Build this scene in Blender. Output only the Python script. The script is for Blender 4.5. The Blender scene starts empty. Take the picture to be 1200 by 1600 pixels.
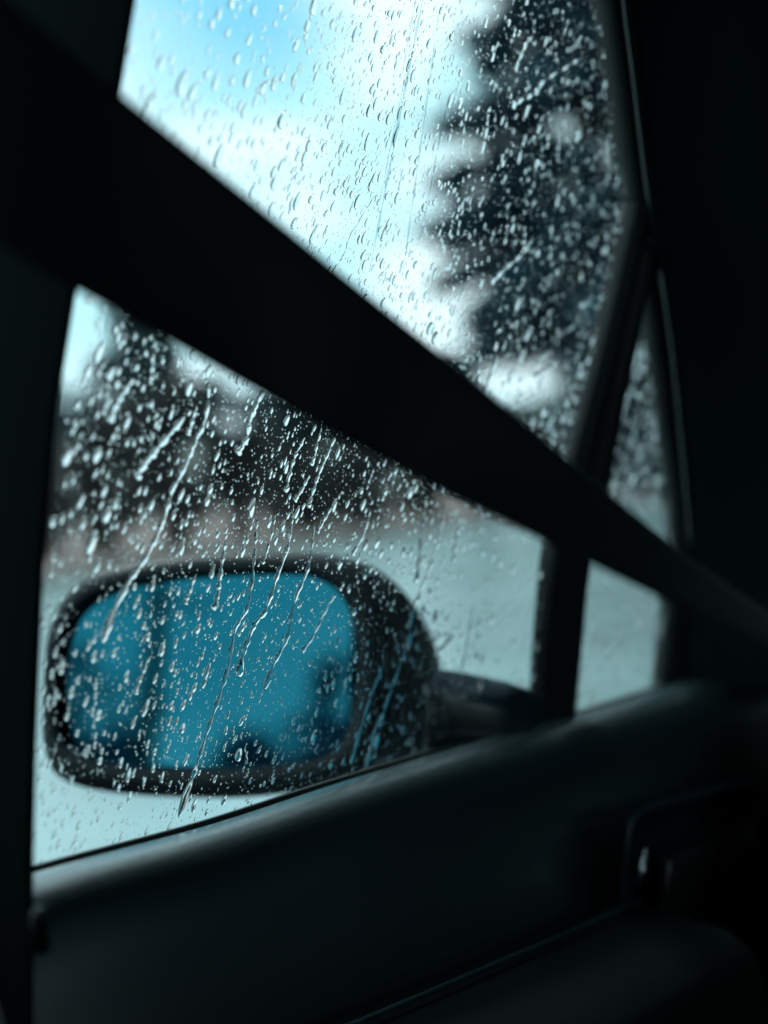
import bpy, bmesh, math, random
import numpy as np
from mathutils import Vector, Matrix
R = math.radians
sc = bpy.context.scene
C = sc.collection
rng = random.Random(7)
nrg = np.random.default_rng(11)

# ------------------------------------------------------------------ camera
CAM = Vector((0.0, 0.0, 1.2))
YAW, PITCH = R(31), R(-3.0)
FWD = Vector((-math.sin(YAW)*math.cos(PITCH), math.cos(YAW)*math.cos(PITCH), math.sin(PITCH)))
RGT = Vector((math.cos(YAW), math.sin(YAW), 0))
UPV = RGT.cross(FWD)
FPX = 2500.0                                   # focal length in photo pixels (1200 wide)
cam = bpy.data.cameras.new('camera'); camo = bpy.data.objects.new('camera', cam); C.objects.link(camo)
camo.matrix_world = Matrix((RGT, UPV, -FWD)).transposed().to_4x4()
camo.location = CAM
cam.sensor_fit = 'HORIZONTAL'; cam.sensor_width = 24.0; cam.lens = 50.0
cam.clip_start = 0.01; cam.clip_end = 3000
cam.dof.use_dof = True; cam.dof.focus_distance = 0.755; cam.dof.aperture_fstop = 3.5
cam.dof.aperture_blades = 0
sc.camera = camo

# ------------------------------------------------------------------ world, sun, exposure
SUN_EL, SUN_AZ = R(42), R(-60)                 # azimuth: clockwise from +Y
w = bpy.data.worlds.new('World'); sc.world = w; w.use_nodes = True
nt = w.node_tree; nt.nodes.clear()
def N(t, **k):
    n = nt.nodes.new(t)
    for a, b in k.items(): setattr(n, a, b)
    return n
sky = N('ShaderNodeTexSky', sky_type='NISHITA', sun_disc=False, sun_elevation=SUN_EL, sun_rotation=SUN_AZ)
tint = N('ShaderNodeMix', data_type='RGBA', blend_type='MULTIPLY'); tint.inputs[0].default_value = 1
tint.inputs[7].default_value = (0.27, 1.0, 1.2, 1)
nt.links.new(sky.outputs[0], tint.inputs[6])
tc = N('ShaderNodeTexCoord')
noi = N('ShaderNodeTexNoise'); noi.inputs['Scale'].default_value = 5.5; noi.inputs['Detail'].default_value = 5
mp = N('ShaderNodeMapping'); mp.inputs['Location'].default_value = (2.3, .4, 1.7); mp.inputs['Scale'].default_value = (1, 1, 1.8)
nt.links.new(tc.outputs['Generated'], mp.inputs[0]); nt.links.new(mp.outputs[0], noi.inputs[0])
rmp = N('ShaderNodeMapRange', interpolation_type='SMOOTHSTEP')
rmp.inputs[1].default_value = .30; rmp.inputs[2].default_value = .52; rmp.inputs[3].default_value = .82; rmp.inputs[4].default_value = 1
nt.links.new(noi.outputs[0], rmp.inputs[0])
bd = (FWD + RGT*((330-600)/FPX) + UPV*((800+10)/FPX)).normalized()          # a break in the cloud
dot = N('ShaderNodeVectorMath', operation='DOT_PRODUCT'); dot.inputs[1].default_value = bd
nt.links.new(tc.outputs['Generated'], dot.inputs[0])
addn = N('ShaderNodeMath', operation='MULTIPLY_ADD'); addn.inputs[1].default_value = .0085; 
nt.links.new(noi.outputs[0], addn.inputs[0]); nt.links.new(dot.outputs['Value'], addn.inputs[2])
hol = N('ShaderNodeMapRange', interpolation_type='SMOOTHSTEP')
hol.inputs[1].default_value = .9996; hol.inputs[2].default_value = 1.0050; hol.inputs[3].default_value = 1; hol.inputs[4].default_value = .08
nt.links.new(addn.outputs[0], hol.inputs[0])
mul = N('ShaderNodeMath', operation='MULTIPLY'); nt.links.new(rmp.outputs[0], mul.inputs[0]); nt.links.new(hol.outputs[0], mul.inputs[1])
mix = N('ShaderNodeMix', data_type='RGBA')
noi2 = N('ShaderNodeTexNoise'); noi2.inputs['Scale'].default_value = 7; noi2.inputs['Detail'].default_value = 4
nt.links.new(mp.outputs[0], noi2.inputs[0])
cr2 = N('ShaderNodeMapRange', interpolation_type='SMOOTHSTEP'); cr2.inputs[1].default_value = .38; cr2.inputs[2].default_value = .6
nt.links.new(noi2.outputs[0], cr2.inputs[0])
cl = N('ShaderNodeMix', data_type='RGBA'); cl.inputs[6].default_value = (6.3, 11.0, 12.0, 1); cl.inputs[7].default_value = (10.6, 13.3, 13.9, 1)
nt.links.new(cr2.outputs[0], cl.inputs[0]); nt.links.new(cl.outputs[2], mix.inputs[7])
nt.links.new(mul.outputs[0], mix.inputs[0]); nt.links.new(tint.outputs[2], mix.inputs[6])
bg = N('ShaderNodeBackground'); bg.inputs[1].default_value = 0.105
nt.links.new(mix.outputs[2], bg.inputs[0])
nt.links.new(bg.outputs[0], N('ShaderNodeOutputWorld').inputs[0])
sun = bpy.data.lights.new('sun', 'SUN'); sun.energy = 1.5; sun.angle = R(14); sun.color = (.86, 1, 1)
suno = bpy.data.objects.new('sun', sun); C.objects.link(suno)
sd = Vector((math.sin(SUN_AZ)*math.cos(SUN_EL), math.cos(SUN_AZ)*math.cos(SUN_EL), math.sin(SUN_EL)))
suno.rotation_euler = sd.to_track_quat('Z', 'Y').to_euler()
sc.view_settings.view_transform = 'Standard'; sc.view_settings.look = 'None'
sc.view_settings.exposure = 0.0; sc.view_settings.gamma = 1
sc.cycles.use_denoising = True
sc.cycles.max_bounces = 12; sc.cycles.transmission_bounces = 12; sc.cycles.transparent_max_bounces = 16
sc.cycles.caustics_refractive = False; sc.cycles.caustics_reflective = False
sc.cycles.sample_clamp_indirect = 6

# ------------------------------------------------------------------ helpers
def ray(px, py): return FWD + RGT*((px-600)/FPX) + UPV*((800-py)/FPX)
def at(px, py, d): return CAM + ray(px, py)*d
def on_plane(px, py, p0, n):
    r = ray(px, py); return CAM + r*((p0-CAM).dot(n)/r.dot(n))
def ground(px, py, z=0.0):
    r = ray(px, py); return CAM + r*((z-CAM.z)/r.z)
def proj(p):
    v = p-CAM; d = v.dot(FWD); return 600+FPX*v.dot(RGT)/d, 800-FPX*v.dot(UPV)/d, d
def inside(poly, x, y):
    c = False; j = len(poly)-1
    for i in range(len(poly)):
        xi, yi = poly[i]; xj, yj = poly[j]
        if (yi > y) != (yj > y) and x < (xj-xi)*(y-yi)/(yj-yi)+xi: c = not c
        j = i
    return c
def spline(pts, n):
    """Catmull-Rom through 3D (or n-D) points"""
    P = [Vector(p) for p in pts]; P = [P[0]*2-P[1]]+P+[P[-1]*2-P[-2]]
    out = []; m = len(P)-3
    for k in range(n):
        t = k/(n-1)*m; i = min(int(t), m-1); t -= i
        a, b, c, d = P[i:i+4]
        out.append(.5*((2*b)+(c-a)*t+(2*a-5*b+4*c-d)*t*t+(3*b-a-3*c+d)*t**3))
    return out

def mat(name, col, rough=.5, metal=0, spec=.5, bump=0, bscale=100, var=0, vscale=5, coat=0, col2=None):
    m = bpy.data.materials.new(name); m.use_nodes = True
    t = m.node_tree; b = t.nodes['Principled BSDF']
    b.inputs['Base Color'].default_value = (*col, 1); b.inputs['Roughness'].default_value = rough
    b.inputs['Metallic'].default_value = metal; b.inputs['Specular IOR Level'].default_value = spec
    b.inputs['Coat Weight'].default_value = coat
    tcn = t.nodes.new('ShaderNodeTexCoord')
    if bump:
        n = t.nodes.new('ShaderNodeTexNoise'); n.inputs['Scale'].default_value = bscale; n.inputs['Detail'].default_value = 4
        t.links.new(tcn.outputs['Object'], n.inputs[0])
        bp = t.nodes.new('ShaderNodeBump'); bp.inputs['Strength'].default_value = bump; bp.inputs['Distance'].default_value = .16/bscale
        t.links.new(n.outputs[0], bp.inputs['Height']); t.links.new(bp.outputs[0], b.inputs['Normal'])
    if var:
        n = t.nodes.new('ShaderNodeTexNoise'); n.inputs['Scale'].default_value = vscale; n.inputs['Detail'].default_value = 6
        t.links.new(tcn.outputs['Object'], n.inputs[0])
        mx = t.nodes.new('ShaderNodeMix'); mx.data_type = 'RGBA'
        c2 = col2 or tuple(c*(1-var) for c in col)
        mx.inputs[6].default_value = (*c2, 1); mx.inputs[7].default_value = (*col, 1)
        mr = t.nodes.new('ShaderNodeMapRange'); mr.inputs[1].default_value = .35; mr.inputs[2].default_value = .65
        t.links.new(n.outputs[0], mr.inputs[0]); t.links.new(mr.outputs[0], mx.inputs[0])
        t.links.new(mx.outputs[2], b.inputs['Base Color'])
    return m
def mk(name, verts, faces, m=None, parent=None, smooth=True, mats=None, fmat=None):
    me = bpy.data.meshes.new(name); me.from_pydata([tuple(v) for v in verts], [], faces); me.update()
    bm = bmesh.new(); bm.from_mesh(me); bmesh.ops.recalc_face_normals(bm, faces=bm.faces); bm.to_mesh(me); bm.free()
    o = bpy.data.objects.new(name, me); C.objects.link(o)
    if m: me.materials.append(m)
    if smooth: me.shade_smooth()
    if parent: o.parent = parent
    return o
def bevel(o, wd, seg=3, ang=30):
    b = o.modifiers.new('bevel', 'BEVEL'); b.width = wd; b.segments = seg; b.limit_method = 'ANGLE'; b.angle_limit = R(ang); b.harden_normals = False
def tag(o, label=None, cat=None, group=None, kind=None):
    for k, v in (('label', label), ('category', cat), ('group', group), ('kind', kind)):
        if v: o[k] = v
    return o
def empty(name, loc=(0, 0, 0)):
    o = bpy.data.objects.new(name, None); o.location = loc; C.objects.link(o); o.empty_display_size = .1
    bpy.context.view_layer.update(); return o
def box(name, a, b, m, parent=None, bev=0):
    (x0, y0, z0), (x1, y1, z1) = a, b
    v = [(x, y, z) for x in (x0, x1) for y in (y0, y1) for z in (z0, z1)]
    f = [(0, 1, 3, 2), (4, 6, 7, 5), (0, 4, 5, 1), (2, 3, 7, 6), (0, 2, 6, 4), (1, 5, 7, 3)]
    o = mk(name, v, f, m, parent, smooth=bool(bev))
    if bev: bevel(o, bev)
    return o
def loft(name, rings, m, parent=None, cap0=False, cap1=False, closed=True):
    n = len(rings[0]); v = [p for r in rings for p in r]; f = []
    for i in range(len(rings)-1):
        for j in range(n if closed else n-1):
            k = (j+1) % n; f.append((i*n+j, i*n+k, (i+1)*n+k, (i+1)*n+j))
    if cap0: f.append(tuple(range(n))[::-1])
    if cap1: f.append(tuple(range((len(rings)-1)*n, len(rings)*n)))
    return mk(name, v, f, m, parent)
def extrude_poly(name, pts, off, m, parent=None, bev=0):
    n = len(pts); off = Vector(off)
    v = [Vector(p) for p in pts]+[Vector(p)+off for p in pts]
    f = [tuple(range(n)), tuple(range(2*n-1, n-1, -1))]+[(i, (i+1) % n, n+(i+1) % n, n+i) for i in range(n)]
    o = mk(name, v, f, m, parent, smooth=bool(bev))
    if bev: bevel(o, bev, 4, 40)
    return o
def tube(name, pts, r0, r1, m, parent=None, seg=8):
    pts = [Vector(p) for p in pts]; rings = []
    for i, p in enumerate(pts):
        t = (pts[min(i+1, len(pts)-1)]-pts[max(i-1, 0)]).normalized()
        a = t.cross(Vector((0, 0, 1)) if abs(t.z) < .9 else Vector((1, 0, 0))).normalized(); b = t.cross(a)
        r = r0+(r1-r0)*i/(len(pts)-1)
        rings.append([p+(a*math.cos(q*2*math.pi/seg)+b*math.sin(q*2*math.pi/seg))*r for q in range(seg)])
    return loft(name, rings, m, parent, True, True)

# ------------------------------------------------------------------ materials
M = {}
M['vinyl'] = mat('grained_vinyl', (.004, .013, .017), .25, bump=.5, bscale=800, spec=.85, coat=.8)
M['vinyl'].node_tree.nodes['Principled BSDF'].inputs['Sheen Weight'].default_value = .22
M['vinyl'].node_tree.nodes['Principled BSDF'].inputs['Sheen Roughness'].default_value = .35
M['vinyl'].node_tree.nodes['Principled BSDF'].inputs['Sheen Tint'].default_value = (.7, 1, 1, 1)
M['vinyl'].node_tree.nodes['Principled BSDF'].inputs['Coat Roughness'].default_value = .26
M['trim'] = mat('dark_trim', (.004, .006, .007), .5, bump=.15, bscale=700)
M['rubber'] = mat('rubber_seal', (.005, .007, .008), .55)
M['pillar'] = mat('pillar_trim', (.022, .048, .054), .75, spec=.3, bump=.2, bscale=600)
M['dark_trim'] = mat('deep_trim', (.006, .013, .015), .7, spec=.2)
M['gloss_black'] = mat('gloss_black_plastic', (.008, .009, .010), .15)
M['belt'] = mat('belt_webbing', (.006, .016, .020), .6, bump=.4, bscale=1200)
M['paint'] = mat('dark_blue_paint', (.006, .045, .075), .3, coat=.35)
M['foot'] = mat('mirror_foot_plastic', (.006, .02, .03), .3, spec=.9, bump=.2, bscale=300)
M['housing'] = mat('mirror_plastic', (.004, .009, .012), .5, spec=.25, bump=.2, bscale=500)
M['chrome'] = mat('satin_metal', (.5, .52, .54), .2, metal=1)
M['strip'] = mat('trim_strip_metal', (.12, .24, .27), .35, metal=1)
M['cloth'] = mat('seat_cloth', (.003, .007, .008), .85, spec=.12, bump=.4, bscale=800)
M['headliner'] = mat('headliner', (.015, .03, .034), .9)
def mirror_mat():
    m = mat('blue_mirror_glass', (.014, .155, .215), .02, metal=1); return m
M['mirror'] = mirror_mat()
def pane_mat(name='window_pane', dark=False):
    m = bpy.data.materials.new(name); m.use_nodes = True; t = m.node_tree; t.nodes.clear()
    tr = t.nodes.new('ShaderNodeBsdfTransparent'); tr.inputs[0].default_value = (.965, .985, .985, 1) if not dark else (.20, .25, .27, 1)
    gl = t.nodes.new('ShaderNodeBsdfGlossy'); gl.inputs[1].default_value = .0
    lw = t.nodes.new('ShaderNodeLayerWeight'); lw.inputs[0].default_value = .5
    pw = t.nodes.new('ShaderNodeMath'); pw.operation = 'POWER'; pw.inputs[1].default_value = 5
    fr = t.nodes.new('ShaderNodeMath'); fr.operation = 'MULTIPLY_ADD'; fr.inputs[1].default_value = .9; fr.inputs[2].default_value = .03
    t.links.new(lw.outputs['Facing'], pw.inputs[0]); t.links.new(pw.outputs[0], fr.inputs[0])
    mx = t.nodes.new('ShaderNodeMixShader'); out = t.nodes.new('ShaderNodeOutputMaterial')
    t.links.new(fr.outputs[0], mx.inputs[0]); t.links.new(tr.outputs[0], mx.inputs[1]); t.links.new(gl.outputs[0], mx.inputs[2])
    t.links.new(mx.outputs[0], out.inputs[0]); return m
M['pane'] = pane_mat()
M['tinted'] = pane_mat('tinted_glass', True)  # pane darkened only to limit how much light enters the cabin
def water_mat():
    m = bpy.data.materials.new('rain_water'); m.use_nodes = True; t = m.node_tree; t.nodes.clear()
    g = t.nodes.new('ShaderNodeBsdfGlass'); g.inputs['Roughness'].default_value = 0; g.inputs['IOR'].default_value = 1.333
    out = t.nodes.new('ShaderNodeOutputMaterial'); t.links.new(g.outputs[0], out.inputs[0]); return m
M['water'] = water_mat()
def smear_mat():
    m = bpy.data.materials.new('glass_smear'); m.use_nodes = True; t = m.node_tree; t.nodes.clear()
    tr = t.nodes.new('ShaderNodeBsdfTransparent'); tr.inputs[0].default_value = (.6, .7, .72, 1)
    out = t.nodes.new('ShaderNodeOutputMaterial'); t.links.new(tr.outputs[0], out.inputs[0]); return m
M['smear'] = smear_mat()
def leaf_mat(name, c, c2, vs=1.2):
    return mat(name, c, .6, var=1, vscale=vs, col2=c2)
M['needle'] = leaf_mat('conifer_needles', (.010, .075, .11), (.003, .02, .032))
M['brown_leaf'] = leaf_mat('brown_hedge_leaves', (.075, .065, .06), (.022, .021, .021))
M['green_leaf'] = leaf_mat('dark_green_leaves', (.022, .06, .065), (.008, .023, .027))
M['bark'] = mat('bark', (.07, .055, .045), .9, bump=.8, bscale=20)

# ------------------------------------------------------------------ ground, road, verge
M['soil'] = mat('field', (.10, .11, .09), .9, var=.5, vscale=.6)
M['road'] = mat('wet_concrete', (.45, .60, .60), .26, var=.4, vscale=.5, bump=.15, bscale=6)
M['verge'] = mat('leaf_litter', (.30, .20, .17), .8, var=.5, vscale=2)
def sheet(name, pts, z, m):
    o = mk(name, [(x, y, z) for x, y in pts], [tuple(range(len(pts)))], m, smooth=False); o['kind'] = 'structure'; return o
sheet('ground', [(-900, -900), (900, -900), (900, 900), (-900, 900)], -.02, M['soil'])
# axes of the outside: q along the look direction (flat), s to the right
Q = Vector((-math.sin(YAW), math.cos(YAW), 0)); S = RGT
def qs(q, s, z=0.0): return Q*q+S*s+Vector((0, 0, z))
# the far edge of the road runs at an angle: nearer on the left
VA = qs(12.2, -2.5); VD = (qs(22.0, 2.3)-VA).normalized(); VN = Vector((-VD.y, VD.x, 0))      # VN: away from the car
def vl(t, off, z=0.0): p = VA+VD*t+VN*off; return Vector((p.x, p.y, z))
def edge_depth(px): return 17.3/(1-.000816*(px-600))
sheet('road', [tuple(vl(t, o)[:2]) for t, o in ((-90, 0), (90, 0), (90, -70), (-90, -70))], -.012, M['road'])
def curb(name, o0, o1, z0, z1, m):
    v = [vl(-80, o0, z0), vl(-80, o0, z1), vl(-80, o1, z1), vl(-80, o1, z0), vl(80, o0, z0), vl(80, o0, z1), vl(80, o1, z1), vl(80, o1, z0)]
    o = mk(name, v, [(0, 1, 5, 4), (1, 2, 6, 5), (2, 3, 7, 6), (0, 3, 2, 1), (4, 5, 6, 7)], m, smooth=False); o['kind'] = 'structure'; return o
M['kerbstone'] = mat('kerb_stone', (.33, .29, .27), .6, var=.4, vscale=3)
sheet('lane', [(-2.3, -40), (-2.0, 1.6), (-1.2, 2.6), (20, 3.2), (20, -40)], -.006, mat('dark_wet_asphalt', (.035, .042, .044), .35, var=.4, vscale=3, bump=.3, bscale=60))  # unseen dark strip beside the car, added so raindrop rims refract something dark
curb('kerb', 0, .16, -.05, .10, M['kerbstone'])
curb('verge', .16, 5, -.05, .09, M['verge'])

# ------------------------------------------------------------------ foliage
def leaf_cloud(pts, size, m, name, parent, aspect=.5):
    n = len(pts); P = np.array(pts)
    a = nrg.normal(size=(n, 3)); a /= np.linalg.norm(a, axis=1)[:, None]
    b = np.cross(a, nrg.normal(size=(n, 3))); b /= np.linalg.norm(b, axis=1)[:, None]
    s = size*nrg.uniform(.6, 1.4, n)[:, None]
    a = a*s; b = b*s*aspect
    V = np.stack([P-a, P+b*.9, P+a, P-b*.9], 1).reshape(-1, 3)
    F = [(4*i, 4*i+1, 4*i+2, 4*i+3) for i in range(n)]
    me = bpy.data.meshes.new(name); me.from_pydata(V.tolist(), [], F); me.materials.append(m); me.update()
    o = bpy.data.objects.new(name, me); C.objects.link(o); o.parent = parent; return o
GAPS = [(880, 192, 40, 20), (915, 212, 46, 24), (955, 240, 44, 28), (985, 268, 30, 24), (908, 440, 36, 30), (742, 292, 20, 20), (888, 290, 28, 20), (950, 12, 60, 20), (1010, 565, 45, 36), (800, 120, 16, 12)]
from mathutils import noise as mnoise
def ingap(p):
    x, y, _ = proj(p)
    for gx, gy, ga, gb in GAPS:
        if ((x-gx)/ga)**2+((y-gy)/gb)**2 < 1+rng.uniform(-.75, .5): return True
    if mnoise.noise(p*1.5)*.6+mnoise.noise(p*4)*.5 > .27+rng.uniform(-.12, .2): return True
    return False
def conifer(base, h, rad, label, n=60, low=.16, dens=110, gaps=False, seed=1, size=.15, group=None):
    rd = random.Random(seed)
    t = tag(empty('conifer', base), label, 'tree', group)
    tube('trunk', [(0, 0, -.1), (rd.uniform(-.1, .1), 0, h*.5), (0, 0, h)], h*.022, .02, M['bark'], t)
    pts = []; bv = []
    tr = bmesh.new()
    for k in range(n):
        f = (k+.5)/n; z = h*(low+(1-low)*f); L = rad*(1-f)**.6*min(1, .6+f*4)*rd.choice((rd.uniform(.55, .9), rd.uniform(.6, .95), rd.uniform(.85, 1.25)))+.15
        a = k*2.4+rd.uniform(-.4, .4); dx, dy = math.cos(a), math.sin(a); dr = -.25*L*rd.uniform(.3, 1.3)
        end = Vector((dx*L, dy*L, z+dr))
        for q in range(int(dens*(.3+L/rad))):
            u = rd.uniform(.12, 1)**.8
            p = Vector((dx*L*u, dy*L*u, z+dr*u*u))+Vector((rd.gauss(0, .22), rd.gauss(0, .22), rd.gauss(-.08, .14)))*(1.15-u*.7)
            if gaps and ingap(p+Vector(base)): continue
            pts.append(p[:])
        bv.append((Vector((0, 0, z)), end))
    V = []; F = []
    for a, b in bv:
        d = (b-a).normalized(); x = d.cross(Vector((0, 0, 1))).normalized()*.03; y = Vector((0, 0, .03)); i = len(V)
        V += [a+x, a+y, a-x, a-y, b]; F += [(i, i+1, i+4), (i+1, i+2, i+4), (i+2, i+3, i+4), (i+3, i, i+4)]
    mk('branch_whorls', V, F, M['bark'], t)
    leaf_cloud(pts, size, M['needle'], 'crown', t, .4)
    return t
def shrub(base, rx, rz, m, label, cat='shrub', n=1500, name='hedge_shrub', size=.10, seed=1, group=None, trunk=None):
    rd = random.Random(seed); t = tag(empty(name, base), label, cat, group)
    z0 = trunk or 0
    lumps = []
    for k in range(12):
        a = rd.uniform(0, 6.28); r = rd.uniform(0, .7); zz = rd.uniform(.25, .85)
        lumps.append((math.cos(a)*rx*r, math.sin(a)*rx*r*.8, z0+rz*zz, rd.uniform(.25, .45)*min(rx, rz)))
    pts = []
    for k in range(n):
        x, y, z, r = rd.choice(lumps); v = Vector((rd.gauss(0, 1), rd.gauss(0, 1), rd.gauss(0, 1))).normalized()*r*rd.uniform(.4, 1)**.5
        q = (x+v.x, y+v.y, max(.05, z+v.z)); pts.append(q)
    if trunk:
        tube('trunk', [(0, 0, -.1), (.05, 0, z0*.6), (0, .05, z0+rz*.6)], .18, .06, M['bark'], t)
        for k in range(6):
            l = lumps[k]; tube('limb', [(0, 0, z0*.8), (l[0]*.5, l[1]*.5, (z0*.8+l[2])/2+.1), l[:3]], .07, .02, M['bark'], t, 5)
    else:
        V = []; F = []
        for k in range(14):
            l = rd.choice(lumps); i = len(V); a = Vector((rd.uniform(-.3, .3)*rx, rd.uniform(-.3, .3)*rx, -.05)); b = Vector(l[:3])
            V += [a+Vector((.03, 0, 0)), a+Vector((-.015, .026, 0)), a+Vector((-.015, -.026, 0)), b]
            F += [(i, i+1, i+3), (i+1, i+2, i+3), (i+2, i, i+3)]
        mk('stems', V, F, M['bark'], t)
    leaf_cloud(pts, size, m, 'crown', t, .55); return t

def base_at(px, d): p = at(px, 800, d); return Vector((p.x, p.y, 0.05))
# the tall conifer to the right of the view and its neighbour
conifer(base_at(918, 25), 19, 2.65, 'tall dark blue-green conifer filling the right of the side window', n=220, low=.115, dens=260, gaps=True, seed=3, size=.19)
conifer(base_at(1010, 29), 6.5, 1.7, 'shorter conifer seen through the triangular quarter window', n=70, low=.03, dens=120, gaps=True, seed=5, size=.2)
# conifers added out of sight behind the front pillar to darken the raindrop rims
DROP_SHADE_TREES = ['conifer ahead of the car behind the front pillar, nearest the quarter window', 'conifer ahead of the car behind the front pillar, second from the quarter window', 'conifer straight ahead of the car, left of the bonnet',
        'conifer straight ahead of the car beyond the bonnet', 'conifer ahead of the car beyond the right front wing', 'conifer ahead and to the right of the car']
for i, (az, d, h) in enumerate([(-13.5, 14, 19), (-5, 15, 21), (3.5, 14, 20), (12, 15, 21), (21, 14, 19), (30, 15, 20)]):
    conifer((math.sin(R(az))*d, math.cos(R(az))*d, 0), h, 2.1, DROP_SHADE_TREES[i], n=150, low=.02, dens=190, seed=130+i, size=.22)
# hedge of brown shrubs: (px centre, px of the top)
hd = [(60, 690, 'low brown shrub at the left end of the hedge, above the mirror'),
      (165, 655, 'brown shrub under the small leafy tree at the left'),
      (275, 592, 'tallest brown shrub left of the long rain trail'),
      (375, 655, 'brown shrub beneath the bright gap in the trees'),
      (470, 705, 'lower brown shrub above the middle of the mirror'),
      (565, 690, 'brown shrub above the right half of the mirror'),
      (665, 690, 'brown shrub in the hedge just under the seat belt'),
      (765, 675, 'brown shrub behind the seat belt, left of the divider bar'),
      (860, 630, 'reddish brown shrub showing above the belt beside the divider bar')]
for i, (px, top, lb) in enumerate(hd):
    d = edge_depth(px)+1.7; shrub(base_at(px, d), 84/FPX*d, (1.2+(669-top)/FPX*d)*1.06, M['brown_leaf'], lb, n=2000, size=.075, seed=20+i)
shrub(base_at(205, 21), .85, 1.5, M['green_leaf'], 'small dark green tree in the left corner below the belt', 'tree', n=1800, name='leafy_tree', size=.10, seed=40, trunk=1.5)
for i, (px, d, rx, h, tk, lb) in enumerate([
        (470, 44, 1.6, 1.6, .6, 'blue-green tree beyond the hedge, left of the belt middle'),
        (580, 42, 1.8, 1.9, .6, 'wide blue-green tree beyond the hedge over the mirror'),
        (690, 45, 1.8, 2.0, .8, 'blue-green tree beyond the hedge, nearest the house')]):
    shrub(base_at(px, d), rx, h, M['green_leaf'], lb, 'tree', n=1300, name='leafy_tree', size=.2, seed=50+i, trunk=tk)
# distant wood
V = []
for k in range(9000):
    a = rng.uniform(0, 2*math.pi); r = rng.uniform(120, 150); V.append((r*math.cos(a), r*math.sin(a), 4.2*rng.random()**1.3*(.7+.3*math.sin(a*9)+.2*math.sin(a*23))))
fw = leaf_cloud(V, 1.5, M['green_leaf'], 'distant_wood', None, .7); tag(fw, 'low line of distant woodland on the horizon', 'wood', kind='stuff')

# house beyond the hedge
M['wall'] = mat('blue_render', (.13, .24, .27), .8, var=.2, vscale=2)
M['roof'] = mat('wet_roof', (.42, .48, .48), .25, var=.25, vscale=4)
M['frame'] = mat('white_frame', (.75, .77, .77), .5)
M['dglass'] = mat('dark_pane', (.02, .03, .035), .05)
hb = base_at(960, 40); hs = tag(empty('house', hb), 'small pale-roofed house behind the conifer, beside the divider bar', 'house')
def hp(s, q, z): return S*s+Q*q+Vector((0, 0, z))
wv = [hp(-1.6, 0, 0), hp(1.6, 0, 0), hp(1.6, 0, 1.9), hp(0, 0, 2.75), hp(-1.6, 0, 1.9)]
extrude_poly('wall', wv, Q*5, M['wall'], hs)
for sg in (-1, 1):
    a = [hp(0, -.3, 2.78), hp(0, 5.3, 2.78), hp(sg*1.9, 5.3, 1.77), hp(sg*1.9, -.3, 1.77)]
    extrude_poly('roof_slope', a, (0, 0, .12), M['roof'], hs)
    tube('bargeboard', [hp(sg*.02, -.33, 2.84), hp(sg*1.92, -.33, 1.82)], .09, .09, M['frame'], hs, 4)
fr = extrude_poly('window', [hp(-.5, -.05, .9), hp(.5, -.05, .9), hp(.5, -.05, 1.8), hp(-.5, -.05, 1.8)], Q*.04, M['frame'], hs)
for sg in (-1, 1):
    extrude_poly('pane', [hp(sg*.24-.19, -.06, .97), hp(sg*.24+.19, -.06, .97), hp(sg*.24+.19, -.06, 1.73), hp(sg*.24-.19, -.06, 1.73)], Q*.005, M['dglass'], fr)

# ------------------------------------------------------------------ the car
car = tag(empty('car', (0, 0, 0)), 'dark car interior with rain-covered side window, door panel and door mirror', 'car')
BETA = R(11); W = .45; ZS = 1.03
PN = Vector((math.cos(BETA), 0, -math.sin(BETA)))          # inward normal of the glass
P0 = Vector((-W, 0, ZS)); E1 = Vector((0, 1, 0)); E2 = Vector((math.sin(BETA), 0, math.cos(BETA)))
def pane_pt(px, py, off=0.0):                              # off > 0: towards the cabin
    return on_plane(px, py, P0+PN*off, PN)

# glass outlines given as real polygons on the pane (they run on into the seals)
MAIN = [(240, -130), (215, 0), (150, 300), (95, 700), (40, 1200), (30, 1420), (300, 1350), (600, 1262), (868, 1180), (885, 900), (925, 700), (1010, 340), (1000, 240), (975, 40), (955, -130)]
QUART = [(1012, 415), (955, 720), (930, 860), (905, 960), (875, 1170), (1070, 1110), (1090, 870), (1060, 700)]
def pane_obj(name, poly):
    return extrude_poly(name, [pane_pt(x, y) for x, y in poly], -PN*.004, M['pane'], car)
wg = pane_obj('window_glass', MAIN)
qg = pane_obj('quarter_glass', QUART)
# faint rubbed lines on the inside of the glass
for x0, y0, x1, y1, wd in [(672, -60, 577, 425, .0016), (686, 20, 628, 437, .0011), (645, 60, 590, 330, .0008), (700, 150, 655, 380, .0008), (660, -60, 628, 120, .0009)]:
    a = pane_pt(x0, y0, .0004); b = pane_pt(x1, y1, .0004); n = 24
    L = []; Rr = []
    for k in range(n):
        p = a.lerp(b, k/(n-1)); ww = wd*(.6+.4*math.sin(k*1.7+x0))*math.sin(math.pi*(k+.5)/n)**.4
        L.append(p-E1*ww); Rr.append(p+E1*ww)
    mk('rub_streak', L+Rr, [(k, k+1, n+k+1, n+k) for k in range(n-1)], M['smear'], wg)

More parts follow.
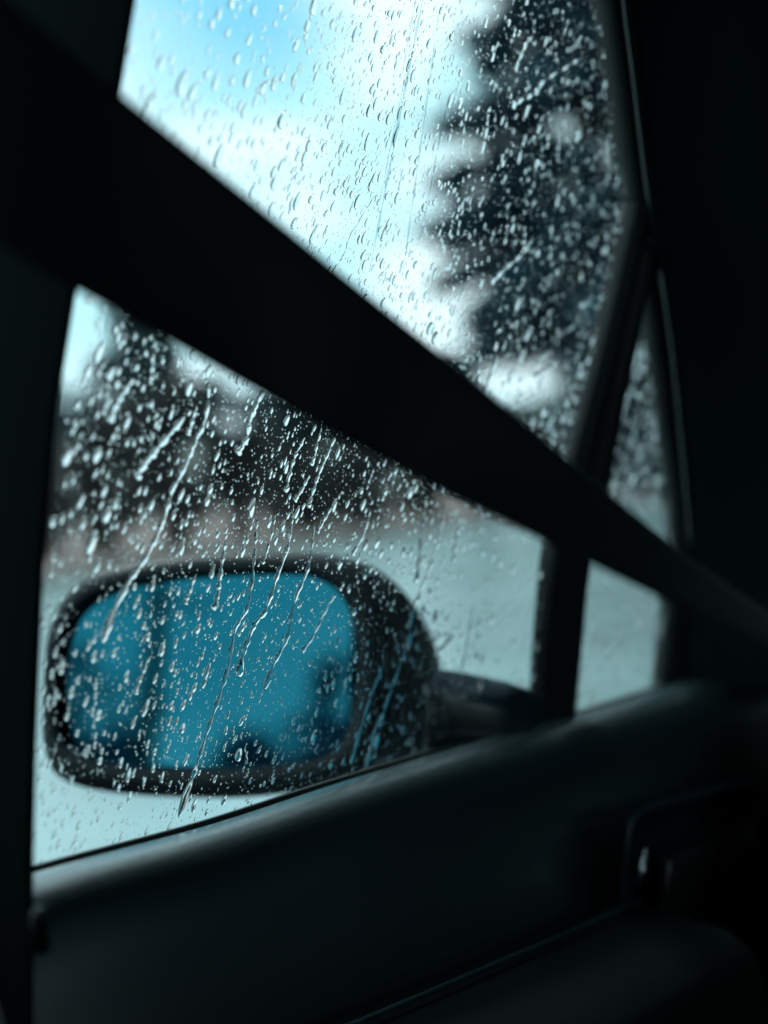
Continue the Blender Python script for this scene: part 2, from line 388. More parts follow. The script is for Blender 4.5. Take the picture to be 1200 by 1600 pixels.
# door: top roll and panel swept along the sill line
sill_px = [(-150, 1408), (62, 1344), (300, 1282), (500, 1219), (700, 1160), (850, 1120), (900, 1108), (1045, 1064), (1130, 1050), (1300, 1025)]
sl = spline([pane_pt(*p) for p in sill_px], 60)
prof = [(.001, -.05), (.0012, -.004), (.002, -.0005), (.0042, -.0005), (.005, -.003), (.0058, -.004), (.0075, -.0012), (.013, .0), (.022, -.0008), (.030, -.004), (.036, -.010), (.041, -.019), (.045, -.030), (.050, -.05), (.061, -.09), (.066, -.14), (.072, -.20), (.078, -.28), (.08, -.45), (.08, -.62)]
rubp, panp = prof[:6], prof[5:]
def sweep(path, pr, name, m, parent):
    rings = [[p+Vector((dx, 0, dz)) for dx, dz in pr] for p in path]
    return loft(name, rings, m, parent, closed=False)
door = sweep(sl, panp, 'door_panel', M['vinyl'], car)
sub = door.modifiers.new('sub', 'SUBSURF'); sub.levels = 1; sub.render_levels = 2
sweep(sl, rubp, 'window_seal', M['rubber'], door)
PNL = Vector((1, 0, 0))
def panel_pt(px, py, lat=.374): return on_plane(px, py, Vector((-lat, 0, 0)), PNL)
# armrest and its bright edge line
arm_px = [(420, 1655), (550, 1600), (700, 1537), (850, 1473), (948, 1430), (1010, 1404)]
al = spline([panel_pt(*p, .372) for p in arm_px], 30)
tube('trim_line', al, .0011, .0011, M['strip'], door, 6)
ap = [(-.03, -.004), (.004, -.005), (.03, -.006), (.055, -.010), (.072, -.022), (.080, -.045), (.083, -.09), (.08, -.16), (-.03, -.17)]
rings = [[p+Vector((dx, 0, dz)) for dx, dz in ap] for p in al]
ar = loft('armrest', rings, M['cloth'], door, True, True); bevel(ar, .006)
# inner door handle in its bezel
def rrect(px0, py0, px1, py1, r, n=6, skew=0):
    pts = []
    for cx, cy, a0 in ((px1-r, py0+r, -90), (px1-r, py1-r, 0), (px0+r, py1-r, 90), (px0+r, py0+r, 180)):
        for k in range(n+1):
            a = R(a0+90*k/n); x = cx+r*math.cos(a); y = cy+r*math.sin(a)
            pts.append((x+skew*(py1-y), y-(x-px0)*.25))
    return pts
hl = .380
o1 = rrect(962, 1262, 1175, 1460, 34, skew=.1); o2 = rrect(972, 1274, 1165, 1450, 28, skew=.1)
rg = [[panel_pt(x, y, hl) for x, y in o1], [panel_pt(x, y, hl-.006) for x, y in o1], [panel_pt(x, y, hl-.007) for x, y in o2], [panel_pt(x, y, hl+.004) for x, y in o2]]
bz = loft('handle_bezel', rg, M['foot'], door, False, True)
hp_ = [panel_pt(x, y, hl-.004) for x, y in rrect(1006, 1330, 1090, 1440, 14, skew=.14)]
hh = extrude_poly('door_handle', hp_, (.012, 0, 0), M['gloss_black'], door, .004)
tube('handle_edge', [panel_pt(1010, 1328, hl-.018), panel_pt(1004, 1358, hl-.019), panel_pt(996, 1392, hl-.018)], .0024, .0016, M['chrome'], door, 8)

# divider bar between door glass and quarter glass
dl = [(1018, 235), (996, 330), (948, 540), (902, 720), (872, 860), (858, 1000), (848, 1150)]
dr_ = [(1030, 330), (1024, 380), (985, 560), (944, 772), (917, 890), (906, 1000), (892, 1150)]
la = spline([pane_pt(x, y, .002) for x, y in dl], 24); lb = spline([pane_pt(x, y, .002) for x, y in dr_], 24)
rings = []
for a, b in zip(la, lb):
    e = (b-a)
    rings.append([a-PN*.012, a, a+PN*.003+e*.06, a+PN*.004+e*.2, a+PN*.002+e*.34, a+PN*.002+e*.5, a+PN*.005+e*.56, a+PN*.005+e*.88, b+PN*.001-e*.02, b-PN*.012])
loft('divider_bar', rings, M['rubber'], car, True, True)
# front window frame and A pillar
def strip(name, le, ri, off0, off1, m, parent, n=24, bulge=.4):
    A = spline([pane_pt(x, y, off0) for x, y in le], n); B = spline([pane_pt(x, y, off1) for x, y in ri], n)
    rings = []
    for a, b in zip(A, B):
        e = b-a
        rings.append([a-PN*(off0+.012), a, a+PN*.002+e*.08, a+PN*.004+e*.35, a+PN*.004+e*.75, b+PN*.002, b-PN*(off1+.012)])
    return loft(name, rings, m, parent, True, True)
fl = [(938, -120), (957, 0), (972, 110), (988, 235), (1000, 310), (1012, 400), (1030, 540), (1050, 700), (1066, 850), (1058, 950), (1044, 1080), (1040, 1140)]
fr_ = [(968, -120), (984, 0), (996, 110), (1010, 235), (1022, 310), (1036, 400), (1052, 540), (1068, 700), (1080, 850), (1078, 950), (1068, 1080), (1064, 1140)]
strip('window_frame', fl, fr_, .003, .006, M['rubber'], car, 40)
pl = [(955, -160), (975, 0), (988, 110), (1003, 235), (1013, 310), (1026, 400), (1044, 540), (1060, 700), (1074, 850), (1073, 950), (1066, 1030), (1062, 1084)]
A = spline([pane_pt(x, y, .006) for x, y in pl], 40)
rings = []
for a in A:
    rings.append([a+Vector((-.012, .03, 0)), a, a+Vector((.006, .010, 0)), a+Vector((.022, .03, .0)), a+Vector((.05, .05, 0)), a+Vector((.08, .085, 0)), a+Vector((.10, .14, 0)), a+Vector((.02, .22, 0)), a+Vector((-.03, .15, 0))])
tube('pillar_seal', spline([pane_pt(x+9, y, .012) for x, y in [(958, -120), (967, 0), (981, 110), (996, 235), (1006, 310), (1022, 400), (1044, 560), (1058, 700), (1072, 850)]], 40), .0016, .0016, M['vinyl'], car, 8)
loft('front_pillar', rings, M['pillar'], car, True, True)
# B pillar trim close on the left
bp = [(228, -130), (222, 0), (197, 150), (163, 300), (128, 460), (99, 640), (78, 880), (66, 1180), (62, 1345), (62, 1800), (-420, 1800), (-420, -130)]
extrude_poly('centre_pillar', [at(x, y, .57) for x, y in bp], (-.05, .02, 0), M['dark_trim'], car, .006)
# lock knob at the pillar foot
kp = at(60, 1432, .55); 
tube('belt_anchor_knob', [kp+Vector((0, 0, -.012)), kp+Vector((.0, 0, -.004)), kp+Vector((0, 0, .001)), kp+Vector((0, 0, .003))], .004, .0025, M['gloss_black'], car, 12)

# dashboard end, seat, roof, shell
da = [at(x, y, d) for x, y, d in [(1225, 1180, 1.12), (1212, 1330, 1.06), (1222, 1480, 1.02), (1240, 1640, .98)]]
rings = []
for p in spline(da, 14):
    rings.append([p+Vector((dx, dy, 0)) for dx, dy in ((-.05, .18), (0, .01), (.006, .002), (.02, 0), (.12, -.01), (.5, -.02), (.9, -.02), (.9, .5), (-.05, .5))])
db = loft('dashboard', rings, M['headliner'], car, True, True)
box('headliner', (-.36, -1.6, 1.475), (.9, 1.0, 1.51), M['headliner'], car, .01)
box('rear_wall', (-.5, -1.66, .3), (.9, -1.6, 1.12), M['headliner'], car)
box('rear_window', (-.42, -1.64, 1.122), (.86, -1.634, 1.474), M['tinted'], car)
box('far_door', (.86, -1.6, .3), (.92, 1.6, 1.06), M['trim'], car)
box('floor', (-.44, -1.6, .3), (.86, 1.5, .34), M['headliner'], car)
box('bulkhead', (-.44, 1.5, .34), (.86, 1.55, 1.0), M['trim'], car)
# far side window made opaque and windscreen darkened to hold cabin light down
extrude_poly('far_window', [(.885, -1.4, 1.06), (.885, .9, 1.06), (.82, .55, 1.475), (.82, -1.4, 1.475)], (.004, 0, 0), M['dglass'], car)
extrude_poly('windscreen', [(-.38, 1.52, 1.0), (.86, 1.52, 1.0), (.78, .98, 1.49), (-.25, .98, 1.49)], (0, .004, .004), M['tinted'], car)
# outer body side (seen only in the mirror and through drops)
by = [-2.4, -1.6, -.6, .2, .8, 1.2, 1.9]
ring = []
for y in by:
    zz = 1.0+.03*(y < .3)-.02*(y > 1.1)
    xo = {-2.4: .06, -1.6: .0}.get(y, 0)
    ring.append([Vector((x+xo, y, z)) for x, z in ((-.456, zz+.005-.045*(y > .2)), (-.475, zz-.05), (-.52, zz-.08), (-.56, .86), (-.575, .74), (-.57, .6), (-.54, .42), (-.50, .28))])
bs = loft('body_side', ring, M['paint'], car, closed=False)
extrude_poly('rear_side_glass', [(-.46, .18, 1.02), (-.46, -1.5, 1.02), (-.375, -1.2, 1.44), (-.375, .1, 1.44)], (-.005, 0, 0), M['dglass'], car)
box('roof', (-.40, -1.9, 1.515), (.94, 1.0, 1.545), M['paint'], car, .012)
box('rear_shoulder', (-.5, -2.6, .3), (.9, -1.7, 1.02), M['paint'], car, .05)
box('bonnet', (-.45, 1.57, .3), (.9, 2.7, .93), M['paint'], car, .06)

# door mirror
AL = R(16.2); MP = R(7.5)
MN = Vector((math.sin(AL)*math.cos(MP), -math.cos(AL)*math.cos(MP), math.sin(MP)))      # faces back and a little in
ph = YAW-math.atan((558-600)/FPX); MC = Vector((-.53, .53/math.tan(ph), 1.1)); 
MC = on_plane(558, 1050, MC, Vector((1, 0, 0)))
def mpt(px, py, off=0.0): return on_plane(px, py, MC-MN*off, MN)
gl_px = [(86, 1095), (90, 1015), (118, 955), (180, 920), (290, 903), (400, 897), (480, 900), (528, 925), (552, 975), (558, 1040), (552, 1105), (533, 1160), (490, 1186), (400, 1199), (300, 1201), (185, 1196), (112, 1172), (91, 1140)]
rim_px = [(66, 1105), (72, 1005), (100, 935), (165, 892), (285, 871), (400, 865), (495, 867), (560, 885), (598, 940), (606, 1040), (602, 1115), (580, 1180), (520, 1222), (420, 1243), (310, 1247), (170, 1238), (92, 1214), (68, 1165)]
b2_px = [(85, 1105), (92, 1010), (130, 945), (200, 905), (320, 880), (420, 869), (515, 866), (590, 890), (645, 945), (668, 1040), (664, 1130), (640, 1200), (560, 1235), (440, 1240), (330, 1235), (200, 1225), (115, 1195), (90, 1160)]
b3_px = [(160, 1105), (165, 1030), (210, 970), (280, 930), (370, 905), (450, 890), (530, 888), (600, 910), (655, 955), (688, 1040), (685, 1140), (650, 1200), (570, 1215), (460, 1215), (370, 1205), (270, 1190), (190, 1165), (165, 1135)]
def ringp(pl_, off, n=72):
    pts = [mpt(x, y, off) for x, y in pl_]; sp = spline(pts[-2:]+pts+pts[:3], n*20//18+0)
    # closed: sample only the loop
    P = pts; m = len(P); out = []
    for k in range(n):
        t = k/n*m; i = int(t); t -= i
        a, b, c, d = P[(i-1) % m], P[i % m], P[(i+1) % m], P[(i+2) % m]
        out.append(.5*((2*b)+(c-a)*t+(2*a-5*b+4*c-d)*t*t+(3*b-a-3*c+d)*t**3))
    return out
def shrink(rg_, f, off):
    c = sum(rg_, Vector())/len(rg_); return [c+(p-c)*f-MN*off for p in rg_]
g0 = ringp(gl_px, .010)
r_in = ringp(gl_px, .0); r_rim = ringp(rim_px, .004)
mid_px = [((a+c)/2, (b+d)/2) for (a, b), (c, d) in zip(gl_px, rim_px)]
r_mid = ringp(mid_px, -.002)
r2 = ringp(b2_px, .05); r3 = ringp(b3_px, .09); r4 = shrink(r3, .72, .035); r5 = shrink(r3, .3, .05)
mh = loft('side_mirror', [shrink(g0, 1.004, .006), g0, r_in, r_mid, r_rim, ringp([((a*3+c)/4, (b*3+d)/4) for (a, b), (c, d) in zip(rim_px, b2_px)], .018), r2, r3, r4, r5], M['housing'], car, True, True)
mg = mk('mirror_glass', ringp(gl_px, .0095), [tuple(range(72))], M['mirror'], mh, smooth=False)
# mirror foot on the door
ft = [(676, 1049, .975), (700, 1051, .988), (740, 1059, 1.0), (790, 1071, 1.015), (818, 1088, 1.03), (840, 1112, 1.04), (862, 1140, 1.05)]
rings = []
for p in spline([at(*q) for q in ft], 18):
    rings.append([p+Vector((dx, dy, dz)) for dx, dy, dz in ((.012, -.030, -.012), (.011, -.030, -.007), (.009, -.027, -.0045), (.006, -.02, -.0035), (0, .008, .0), (0, .03, -.006), (0, .045, -.12), (.012, -.03, -.12))])
fo = loft('mirror_foot', rings, M['foot'], mh, True, True)

# what the door mirror looks back at: trees along the road behind the car
def seen_in_mirror(px, py, dist):
    p = mpt(px, py); d = (p-CAM).normalized(); return p+(d-2*d.dot(MN)*MN)*dist
q = seen_in_mirror(252, 905, 26)
pole = tag(empty('utility_pole', (q.x, q.y, 0)), 'wooden pole behind the car, the dark upright streak in the mirror glass', 'pole')
tube('shaft', [(0, 0, -.3), (0, 0, q.z)], .19, .15, M['bark'], pole, 12); tube('crossarm', [(-.9, 0, q.z-.4), (.9, 0, q.z-.4)], .06, .06, M['bark'], pole, 6)
M['spruce'] = leaf_mat('blue_spruce_needles', (.07, .15, .24), (.03, .07, .12))  # needle colour lifted towards blue, standing in for distance haze
needle = M['needle']; M['needle'] = M['spruce']
for i, (px, top, dist, rd_) in enumerate([(390, 1148, 34, 2.6), (150, 1155, 36, 2.6), (540, 1130, 32, 2.2)]):
    q = seen_in_mirror(px, top, dist)
    conifer((q.x, q.y, 0), q.z, rd_, ['low blue spruce behind the car at the bottom middle of the mirror glass', 'low blue spruce behind the car at the bottom outer corner of the mirror glass',
            'low blue spruce behind the car at the bottom inner corner of the mirror glass'][i], n=50, low=.03, dens=120, seed=70+i, size=.18)
M['needle'] = needle
for i, (px, top, dist, rx) in enumerate([(520, 960, 34, 1.1), (130, 985, 38, 1.5), (205, 1060, 42, 1.2)]):
    q = seen_in_mirror(px, top, dist)
    shrub((q.x, q.y, 0), rx, q.z*.75, M['spruce'], ['tall loose tree behind the car at the inner side of the mirror glass', 'loose tree behind the car at the outer side of the mirror glass', 'small loose tree behind the car beside the pole in the mirror glass'][i], 'tree', n=420, name='leafy_tree', size=.14, seed=90+i, trunk=q.z*.25)

# ------------------------------------------------------------------ seat belt
up_e = [(-190, -170), (90, 62), (197, 152), (300, 236), (430, 342), (560, 449), (700, 562), (820, 660), (945, 765), (1075, 868), (1200, 958), (1330, 1045)]
lo_e = [(-330, 190), (-20, 375), (128, 459), (300, 555), (400, 612), (500, 668), (600, 722), (700, 773), (870, 855), (1060, 948), (1200, 1014), (1330, 1085)]
dep = [.445, .46, .47, .485, .50, .515, .525, .535, .545, .555, .565, .575]
U = []; Lo = []
for (ux, uy), (lx, ly), d in zip(up_e, lo_e, dep):
    # the lower edge swings towards the camera as the webbing turns edge-on
    t = Vector((up_e[-1][0]-up_e[0][0], up_e[-1][1]-up_e[0][1])).normalized(); wv_ = Vector((lx-ux, ly-uy)); perp = abs(wv_.x*t.y-wv_.y*t.x)
    wi = perp*d/FPX; sw = math.sqrt(max(0, .048**2-wi**2)) if wi < .048 else 0
    U.append(at(ux, uy, d+sw*.25)); Lo.append(at(lx, ly, d-sw*.6))
U = spline(U, 50); Lo = spline(Lo, 50); rings = []
for a, b in zip(U, Lo):
    e = b-a; n = (e.cross(RGT)).normalized(); 
    th = .0007
    rings.append([a, a+e*.04+n*th, a+e*.3+n*th*1.3, a+e*.7+n*th*1.3, a+e*.96+n*th, b, a+e*.96-n*th, a+e*.7-n*th*.7, a+e*.3-n*th*.7, a+e*.04-n*th])
sb = tag(empty('seat_belt', tuple(U[0])), 'black seat belt webbing stretched diagonally across the side window', 'seat belt')
bw = loft('webbing', rings, M['belt'], None, True, True); bw.parent = sb; bw.matrix_parent_inverse = Matrix.Translation(-U[0])
BELT = up_e+lo_e[::-1]

# ------------------------------------------------------------------ rain on the glass
OUT = -PN; ZOFF = .00405
TILT = R(17)
def plane_uv(p): v = p-P0; return v.dot(E1), v.dot(E2)
def uv_pt(u, v, h=0.0): return P0+E1*u+E2*v+OUT*(ZOFF+h)
def drop_mesh(u, v, r, el, ang, hgt, segs, rhos, rd):
    """closed cap on the pane: returns verts, smooth faces, base face"""
    ca, sa = math.cos(ang), math.sin(ang)
    wob = [(rd.uniform(-.055, .055), rd.uniform(0, 6.28), k) for k in (2, 3, 4)]
    tp = rd.uniform(.15, .5)*(el > 1.15)
    def outline(a):
        x = math.cos(a); y = math.sin(a)
        s = 1+sum(A*math.sin(k*a+p) for A, p, k in wob)
        x *= (1-tp*(y*.5+.5)**1.2)
        return x*r*s, y*r*el*s
    V = []; F = []
    sag = -.16*el*r
    for rho in rhos:
        z = hgt*r*((1-rho*rho)**.56 if rho < 1 else 0)
        for k in range(segs):
            x, y = outline(2*math.pi*k/segs); x *= rho; y = y*rho+sag*(1-rho*rho)
            V.append(uv_pt(u+x*ca-y*sa, v+x*sa+y*ca, z))
    V.append(uv_pt(u+0*ca-sag*sa, v+sag*ca, hgt*r)); ap_ = len(V)-1
    for i in range(len(rhos)-1):
        for k in range(segs):
            q = (k+1) % segs; F.append((i*segs+k, i*segs+q, (i+1)*segs+q, (i+1)*segs+k))
    for k in range(segs): F.append((k, ap_, (k+1) % segs))
    nb = len(V); o = (len(rhos)-1)*segs
    V += [V[o+k].copy() for k in range(segs)]
    base = tuple(nb+k for k in range(segs))
    # orientation: E1 x E2 = ? make caps face OUT
    return V, F, base
def build_water(name, V, F, B, origin=None):
    fs, bs_ = F, B                              # caps face outwards, flat bases face the cabin
    me = bpy.data.meshes.new(name); og = origin or Vector()
    me.from_pydata([(x[0]-og[0], x[1]-og[1], x[2]-og[2]) for x in V], [], list(fs)+list(bs_))
    sm = np.ones(len(me.polygons), bool); sm[len(fs):] = False
    me.polygons.foreach_set('use_smooth', sm); me.materials.append(M['water']); me.update()
    o = bpy.data.objects.new(name, me); o.location = og; C.objects.link(o); return o

# trails, as points on the pane: (width mm, [(px, py)...])
TR = [
 (1.5, [(337, 600), (335, 650), (318, 692), (300, 735), (281, 770), (270, 808), (255, 845), (235, 882), (214, 912), (188, 962), (172, 1010)], 'long rain trail running from the belt down to the upper left of the mirror'),
 (2.0, [(302, 653), (270, 690), (243, 722), (223, 750)], 'thick short rain trail left of the long trail over the hedge'),
 (1.9, [(424, 612), (404, 655), (396, 690), (381, 712)], 'thick rain trail just under the belt over the bright gap'),
 (1.5, [(365, 848), (361, 866), (355, 905), (352, 930), (347, 958)], 'short dark rain trail at the top edge of the mirror'),
 (1.4, [(413, 815), (410, 850), (407, 892), (398, 952), (378, 988), (369, 1040), (352, 1097), (336, 1143), (319, 1197), (307, 1232), (290, 1282)], 'longest rain trail crossing the whole mirror down to the sill'),
 (1.7, [(466, 820), (460, 860), (441, 913), (427, 955), (407, 984), (391, 1028), (384, 1063)], 'forked rain trail over the centre of the mirror, right of the longest trail'),
 (1.4, [(503, 820), (496, 870), (491, 895), (470, 947), (461, 997), (440, 1038), (424, 1082)], 'rain trail over the right half of the mirror glass'),
 (1.1, [(535, 930), (515, 965), (498, 1000), (481, 1023)], 'short rain trail at the inner edge of the mirror glass'),
 (1.4, [(677, 775), (670, 830), (664, 880), (660, 915)], 'leftmost of three upright rain trails over the pale road'),
 (1.3, [(706, 785), (697, 838), (683, 885), (667, 927), (653, 963), (648, 1018)], 'middle of three upright rain trails over the pale road'),
 (1.5, [(731, 800), (724, 838), (717, 882)], 'rightmost of three upright rain trails over the pale road'),
 (.9, [(748, 950), (740, 1000), (730, 1052)], 'faint rain trail above the mirror foot'),
 (1.1, [(645, 1015), (627, 1063), (607, 1120), (593, 1152), (582, 1202)], 'blue rain trail over the dark inner side of the mirror housing'),
 (.9, [(610, 1040), (584, 1107), (557, 1200)], 'thin rain trail over the edge between mirror glass and housing'),
 (1.6, [(912, 95), (884, 112), (858, 129), (847, 146), (827, 156), (807, 168)], 'wriggling rain trail slanting across the tall conifer'),
 (1.3, [(842, 375), (822, 402), (800, 421), (776, 446)], 'slanting rain trail across the lower conifer'),
 (1.6, [(788, 555), (776, 592), (765, 622)], 'short bright rain trail above the belt below the conifer'),
 (1.4, [(880, 565), (862, 578), (844, 590)], 'short slanting rain trail beside the divider bar'),
 (1.0, [(514, 668), (506, 700), (498, 732)], 'first thin trail from the left under the belt over the far trees'),
 (1.2, [(535, 685), (520, 720), (508, 748), (500, 772), (492, 798)], 'longer thin trail under the belt over the far trees'),
 (1.2, [(488, 686), (474, 712), (466, 735), (458, 774)], 'thin trail under the belt at the right end of the bright gap'),
 (1.3, [(495, 745), (484, 766), (471, 786)], 'short trail below the far trees over the hedge'),
 (1.0, [(253, 553), (250, 580), (246, 604)], 'short trail hanging below the belt beside the small leafy tree'),
 (1.6, [(222, 595), (205, 618), (193, 638), (183, 664)], 'trail over the bright patch in the left corner of the window'),
 (1.2, [(320, 636), (313, 660), (304, 683)], 'small trail just left of the start of the long trail'),
 (1.0, [(442, 806), (434, 845), (421, 886)], 'dark thin trail over the verge above the mirror, left one'),
 (1.1, [(470, 790), (465, 835), (458, 870)], 'dark thin trail over the verge above the mirror, middle one'),
 (1.1, [(529, 795), (518, 815), (506, 836)], 'dark short trail over the verge above the mirror, right one'),
 (.7, [(602, 300), (580, 336), (558, 372), (550, 398), (530, 430)], 'hair-thin rain trail on the bright sky just above the belt'),
 (.7, [(640, 265), (636, 290), (634, 300)], 'tiny hair-thin trail on the bright sky beside the rub streaks'),
 (1.3, [(245, 1030), (232, 1062), (222, 1090)], 'short trail over the left half of the mirror glass'),
 (1.2, [(318, 900), (309, 925), (300, 948)], 'short trail at the top of the mirror glass'),
 (1.2, [(590, 800), (578, 838), (560, 872)], 'trail over the verge reaching the mirror corner'),
 (1.2, [(838, 60), (826, 84), (815, 112)], 'short trail on the dark top of the conifer'),
]
occ = {}
CELL = .004
def occ_add(u, v, r): occ.setdefault((int(u//CELL), int(v//CELL)), []).append((u, v, r))
def occ_hit(u, v, r, gap=1.0):
    i, j = int(u//CELL), int(v//CELL)
    for a in range(i-2, i+3):
        for b in range(j-2, j+3):
            for (x, y, q) in occ.get((a, b), ()):
                if (x-u)**2+((y-v)*.75)**2 < ((r+q)*gap)**2: return True
    return False
for wd, pts, lb in TR:
    r = wd*.001*.5/.75*1.7; n = max(8, len(pts)*7)
    P3 = [Vector((*plane_uv(pane_pt(x, y)), 0)) for x, y in pts]
    path = spline(P3, n); rd = random.Random(hash(lb) & 0 or len(lb)*7+int(pts[0][0]))
    for p in path[1:-1]:
        p.x += rd.gauss(0, .00028)
    V = []; F = []; m = 7; ph1 = rd.uniform(0, 6)
    for k, p in enumerate(path):
        t = (path[min(k+1, n-1)]-path[max(k-1, 0)]).normalized(); x = Vector((t.y, -t.x, 0))
        f = k/(n-1); wv2 = r*(.55+.35*f+.30*math.sin(k*1.1+ph1)+.2*math.sin(k*2.7+ph1))
        if f > .9: wv2 = r*1.5*math.sqrt(max(.02, 1-((f-.93)/.07)**2)) if f > .93 else r*(1.0+.5*(f-.9)/.03)
        if k == 0: wv2 *= .25
        wv2 = max(wv2, .00008)
        for q in range(m):
            a = math.pi*q/(m-1); s = p+x*math.cos(a)*wv2
            V.append(uv_pt(s.x, s.y, math.sin(a)**.8*wv2*.62 if 0 < q < m-1 else 0))
        occ_add(p.x, p.y, wv2*1.3)
    for k in range(n-1):
        for q in range(m-1):
            F.append((k*m+q, k*m+q+1, (k+1)*m+q+1, (k+1)*m+q))
    F.append(tuple(range(m))[::-1]); F.append(tuple((n-1)*m+q for q in range(m)))
    nb = len(V); V += [V[k*m].copy() for k in range(n)]+[V[k*m+m-1].copy() for k in range(n)]
    B = [(nb+k, nb+k+1, nb+n+k+1, nb+n+k) for k in range(n-1)]
    me = bpy.data.meshes.new('rain_trail'); og = V[0].copy()
    me.from_pydata([tuple(x-og) for x in V], [], F+B)
    bm = bmesh.new(); bm.from_mesh(me); bmesh.ops.recalc_face_normals(bm, faces=bm.faces)
    cen = sum((v.co for v in bm.verts), Vector())/len(bm.verts)
    bm.to_mesh(me); bm.free()
    # make sure base looks to the cabin and cap to the outside
    for pl2 in me.polygons:
        pass
    sm = np.ones(len(me.polygons), bool); sm[len(F):] = False
    nrm = [pl2.normal.dot(OUT) for pl2 in me.polygons]
    bm = bmesh.new(); bm.from_mesh(me); bm.faces.ensure_lookup_table()
    fl_ = [bm.faces[i] for i in range(len(nrm)) if (i < len(F) and nrm[i] < -.02) or (i >= len(F) and nrm[i] > 0)]
    bmesh.ops.reverse_faces(bm, faces=fl_); bm.to_mesh(me); bm.free()
    me.polygons.foreach_set('use_smooth', sm); me.materials.append(M['water']); me.update()
    o = bpy.data.objects.new('rain_trail', me); o.location = og; C.objects.link(o)
    tag(o, lb, 'rain trail', 'rain trails on the side window')

PILL = [(222, -10), (197, 150), (128, 460), (99, 640), (78, 880), (66, 1180), (62, 1345), (-50, 1345), (-50, -10)]
def sill_y(x):
    for (x0, y0), (x1, y1) in zip(sill_px, sill_px[1:]):
        if x0 <= x <= x1: return y0+(y1-y0)*(x-x0)/(x1-x0)
    return 2000
def lerp_(a, b, t): return a+(b-a)*max(0, min(1, t))
mn = [plane_uv(pane_pt(x, y)) for x, y in MAIN+QUART]
u0, u1 = min(a for a, b in mn), max(a for a, b in mn); v0, v1 = min(b for a, b in mn), max(b for a, b in mn)
GLASS_MIRROR = gl_px; HOUS = rim_px
def region(x, y):
    if inside(QUART, x, y): return 'quarter'
    if inside(gl_px, x, y): return 'mirror'
    if inside(rim_px, x, y) or (560 < x < 690 and y > 900 and inside([(560, 885), (640, 935), (690, 1050), (850, 1120), (600, 1240)], x, y)): return 'housing'
    if y < 780 and x > 735 and y < 560: return 'conifer'
    if inside(BELT, x, y): return 'belt'
    belty = 0
    if y < 170+ (x-197)*.82 and x < 735: return 'sky'
    if y < 560 and x > 700: return 'sky'
    if x < 760 and 450 < y < 840: return 'hedge'
    return 'road'
drops = []
def try_add(n, rmin, rmed, sig, rmax, gap, micro):
    made = 0; tries = 0
    while made < n and tries < n*12:
        tries += 1
        u = rng.uniform(u0, u1); v = rng.uniform(v0, v1)
        p = uv_pt(u, v); x, y, d = proj(p)
        q = inside(QUART, x, y)
        if not (q or inside(MAIN, x, y)): continue
        if y > sill_y(x)+15: continue
        reg = region(x, y)
        k = 1.0; sz = 1.0
        if reg == 'sky':
            t = (x-200)/380+(y/900); k = lerp_(.5, 1, t); sz = lerp_(1.25, .95, t)
        elif reg == 'conifer': k = .66; sz = .76
        elif reg == 'road' and x > 640 and y > 800: k = lerp_(.9, .5, (x-640)/130); sz = .9
        elif reg == 'quarter': k = .75; sz = 1.1
        elif reg == 'road' and y > 1200: k = .8; sz = .8
        elif reg == 'hedge': sz = lerp_(1.05, .72, (x-100)/450)
        elif reg in ('mirror', 'housing'): k = .72; sz = lerp_(.98, .72, (x-100)/450)
        if rng.random() > k: continue
        r = min(rmax, max(rmin, rmed*sz*math.exp(rng.gauss(0, sig))))*.001
        if occ_hit(u, v, r, gap): continue
        occ_add(u, v, r*1.1); made += 1
        el = rng.uniform(1.4, 2.5) if r > .0006 else rng.uniform(1.0, 1.5)
        ang = -TILT*rng.uniform(.3, 1.6)*(-1)
        drops.append((u, v, r, el, ang, rng.uniform(.6, .98), reg, x, y, d))
try_add(260, 1.6, 1.85, .2, 2.7, 1.1, False)
try_add(2700, .7, 1.05, .25, 1.6, 1.0, False)
try_add(6500, .35, .55, .3, .9, 1.0, False)
try_add(13000, .16, .28, .35, .45, 1.0, True)
EXTRA = [(297, 133, 2.9, 1.9), (245, 157, 1.9, 1.5), (264, 100, 2.0, 1.5), (355, 22, 1.7, 1.6), (503, 8, 2.4, 2), (375, 5, 2.2, 1.2), (441, 130, 2.0, 1.8), (472, 125, 1.9, 1.8), (567, 55, 2.0, 1.7), (600, 58, 1.7, 2.0),
         (430, 112, 1.6, 1.5), (440, 287, 1.9, 1.9), (342, 221, 1.5, 2), (500, 372, 1.9, 1.9), (545, 232, 1.7, 2)]
for x, y, r, el in EXTRA:
    u, v = plane_uv(pane_pt(x, y)); drops.append((u, v, r*.001, el, TILT*.7, .6, 'sky', x, y, proj(uv_pt(u, v))[2]))
def hidden(x, y, m=0): return inside(BELT, x, y) or inside(PILL, x, y) or y > sill_y(x)+4 or y < 0 or (not inside(QUART, x, y) and x > 1000-.0*y)
order = sorted(range(len(drops)), key=lambda i: -(drops[i][2]**2*drops[i][3]/drops[i][9]**2)*(0 if hidden(drops[i][7], drops[i][8]) else 1))
ind = set(order[:300])
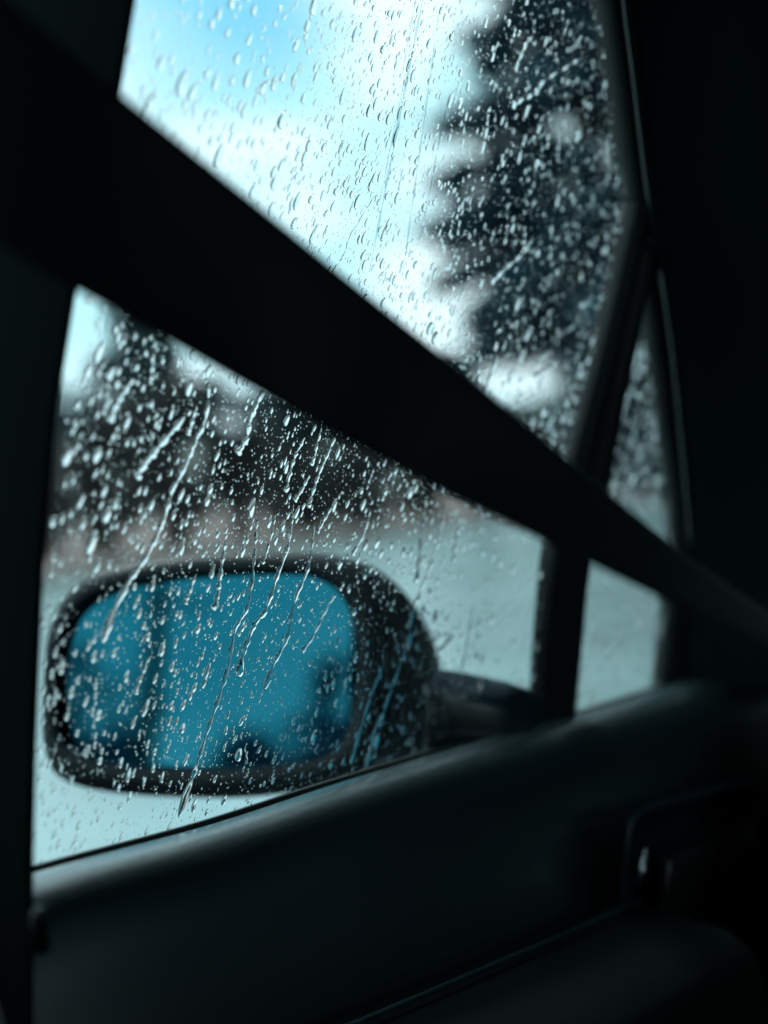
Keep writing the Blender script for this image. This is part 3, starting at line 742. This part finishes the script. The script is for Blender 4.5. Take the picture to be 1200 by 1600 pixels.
def drop_label(i):
    u, v, r, el, ang, hg, reg, x, y, d = drops[i]
    size = 'large' if r > .0016 else 'middling' if r > .00115 else 'small'
    form = 'round' if el < 1.4 else 'oval' if el < 1.75 else 'long'
    if reg == 'sky':
        bx = 152+(x-197)*.815
        where = 'by the blue patch of sky' if x < 340 and y < 130 else 'on bright sky just above the belt' if bx-y < 75 else 'on bright sky beside the rub streaks' if x > 560 else 'on bright sky between blue patch and rub streaks'
        where = ('high ' if y < 130 else 'halfway ' if y < 270 else 'low ')+where
        return f'{size} {form} dark-rimmed raindrop {where}', 'raindrops before the bright sky'
    if reg == 'conifer':
        where = 'near the top of the window' if y < 150 else 'at the middle of the crown' if y < 350 else 'at the foot of the crown'
        return f'{size} {form} bright raindrop before the tall conifer, {where}', 'raindrops before the tall conifer'
    if reg == 'hedge':
        where = 'near the centre pillar' if x < 190 else 'around the long rain trail' if x < 340 else 'below the bright gap' if x < 480 else 'toward the belt'
        return f'{size} {form} white raindrop before the brown hedge, {"high" if y < 650 else "halfway" if y < 740 else "low"} {where}', 'raindrops before the brown hedge'
    if reg == 'mirror':
        where = ('upper ' if y < 1000 else 'middle ' if y < 1100 else 'lower ')+('left' if x < 240 else 'centre' if x < 400 else 'right')
        return f'{size} {form} raindrop before the {where} of the mirror glass', 'raindrops before the mirror glass'
    if reg == 'housing':
        where = 'rim below the mirror glass' if y > 1190 and x < 520 else 'rim above the mirror glass' if y < 925 and x < 540 else 'rim left of the mirror glass' if x < 200 else 'inner side'
        return f'{size} {form} raindrop before the dark mirror housing, {where}', 'raindrops before the mirror housing'
    if reg == 'road':
        where = 'under the mirror' if y > 1190 else 'left of the mirror' if x < 200 else 'above the mirror' if y < 880 and x < 560 else 'between mirror and divider bar'
        return f'{size} {form} raindrop before the pale wet road, {"high" if y < 900 else "halfway down" if y < 1000 else "low"} {where}', 'raindrops before the pale road'
    if reg == 'quarter':
        return f'{size} {form} blurred raindrop on the triangular quarter window, '+('above' if y < 850 else 'below')+' the belt', 'raindrops on the quarter window'
    return f'{size} {form} raindrop on the window along the edge of the belt', 'raindrops at the belt edge'
BV = []; BF = []; BB = []
for i, dd in enumerate(drops):
    u, v, r, el, ang, hg, reg, x, y, d = dd
    big = i in ind or r > .0010
    segs, rh = (16, (.3, .55, .76, .91, 1.0)) if i in ind else ((12, (.4, .72, .91, 1.0)) if r > .0006 else (8, (.55, .88, 1.0)))
    V, F, b = drop_mesh(u, v, r, el, -ang, hg, segs, rh, rng)
    if i in ind:
        o = build_water('raindrop', V, F, [b], uv_pt(u, v)); lb_, gr_ = drop_label(i); tag(o, lb_, 'raindrop', gr_)
    else:
        k = len(BV); BV += V; BF += [tuple(q+k for q in f) for f in F]; BB.append(tuple(q+k for q in b))
so = build_water('small_raindrops', BV, BF, BB)
tag(so, 'countless fine raindrops and mist specks covering the outside of the car windows', 'raindrops', kind='stuff')
print('drops', len(drops))
bpy.context.view_layer.update()
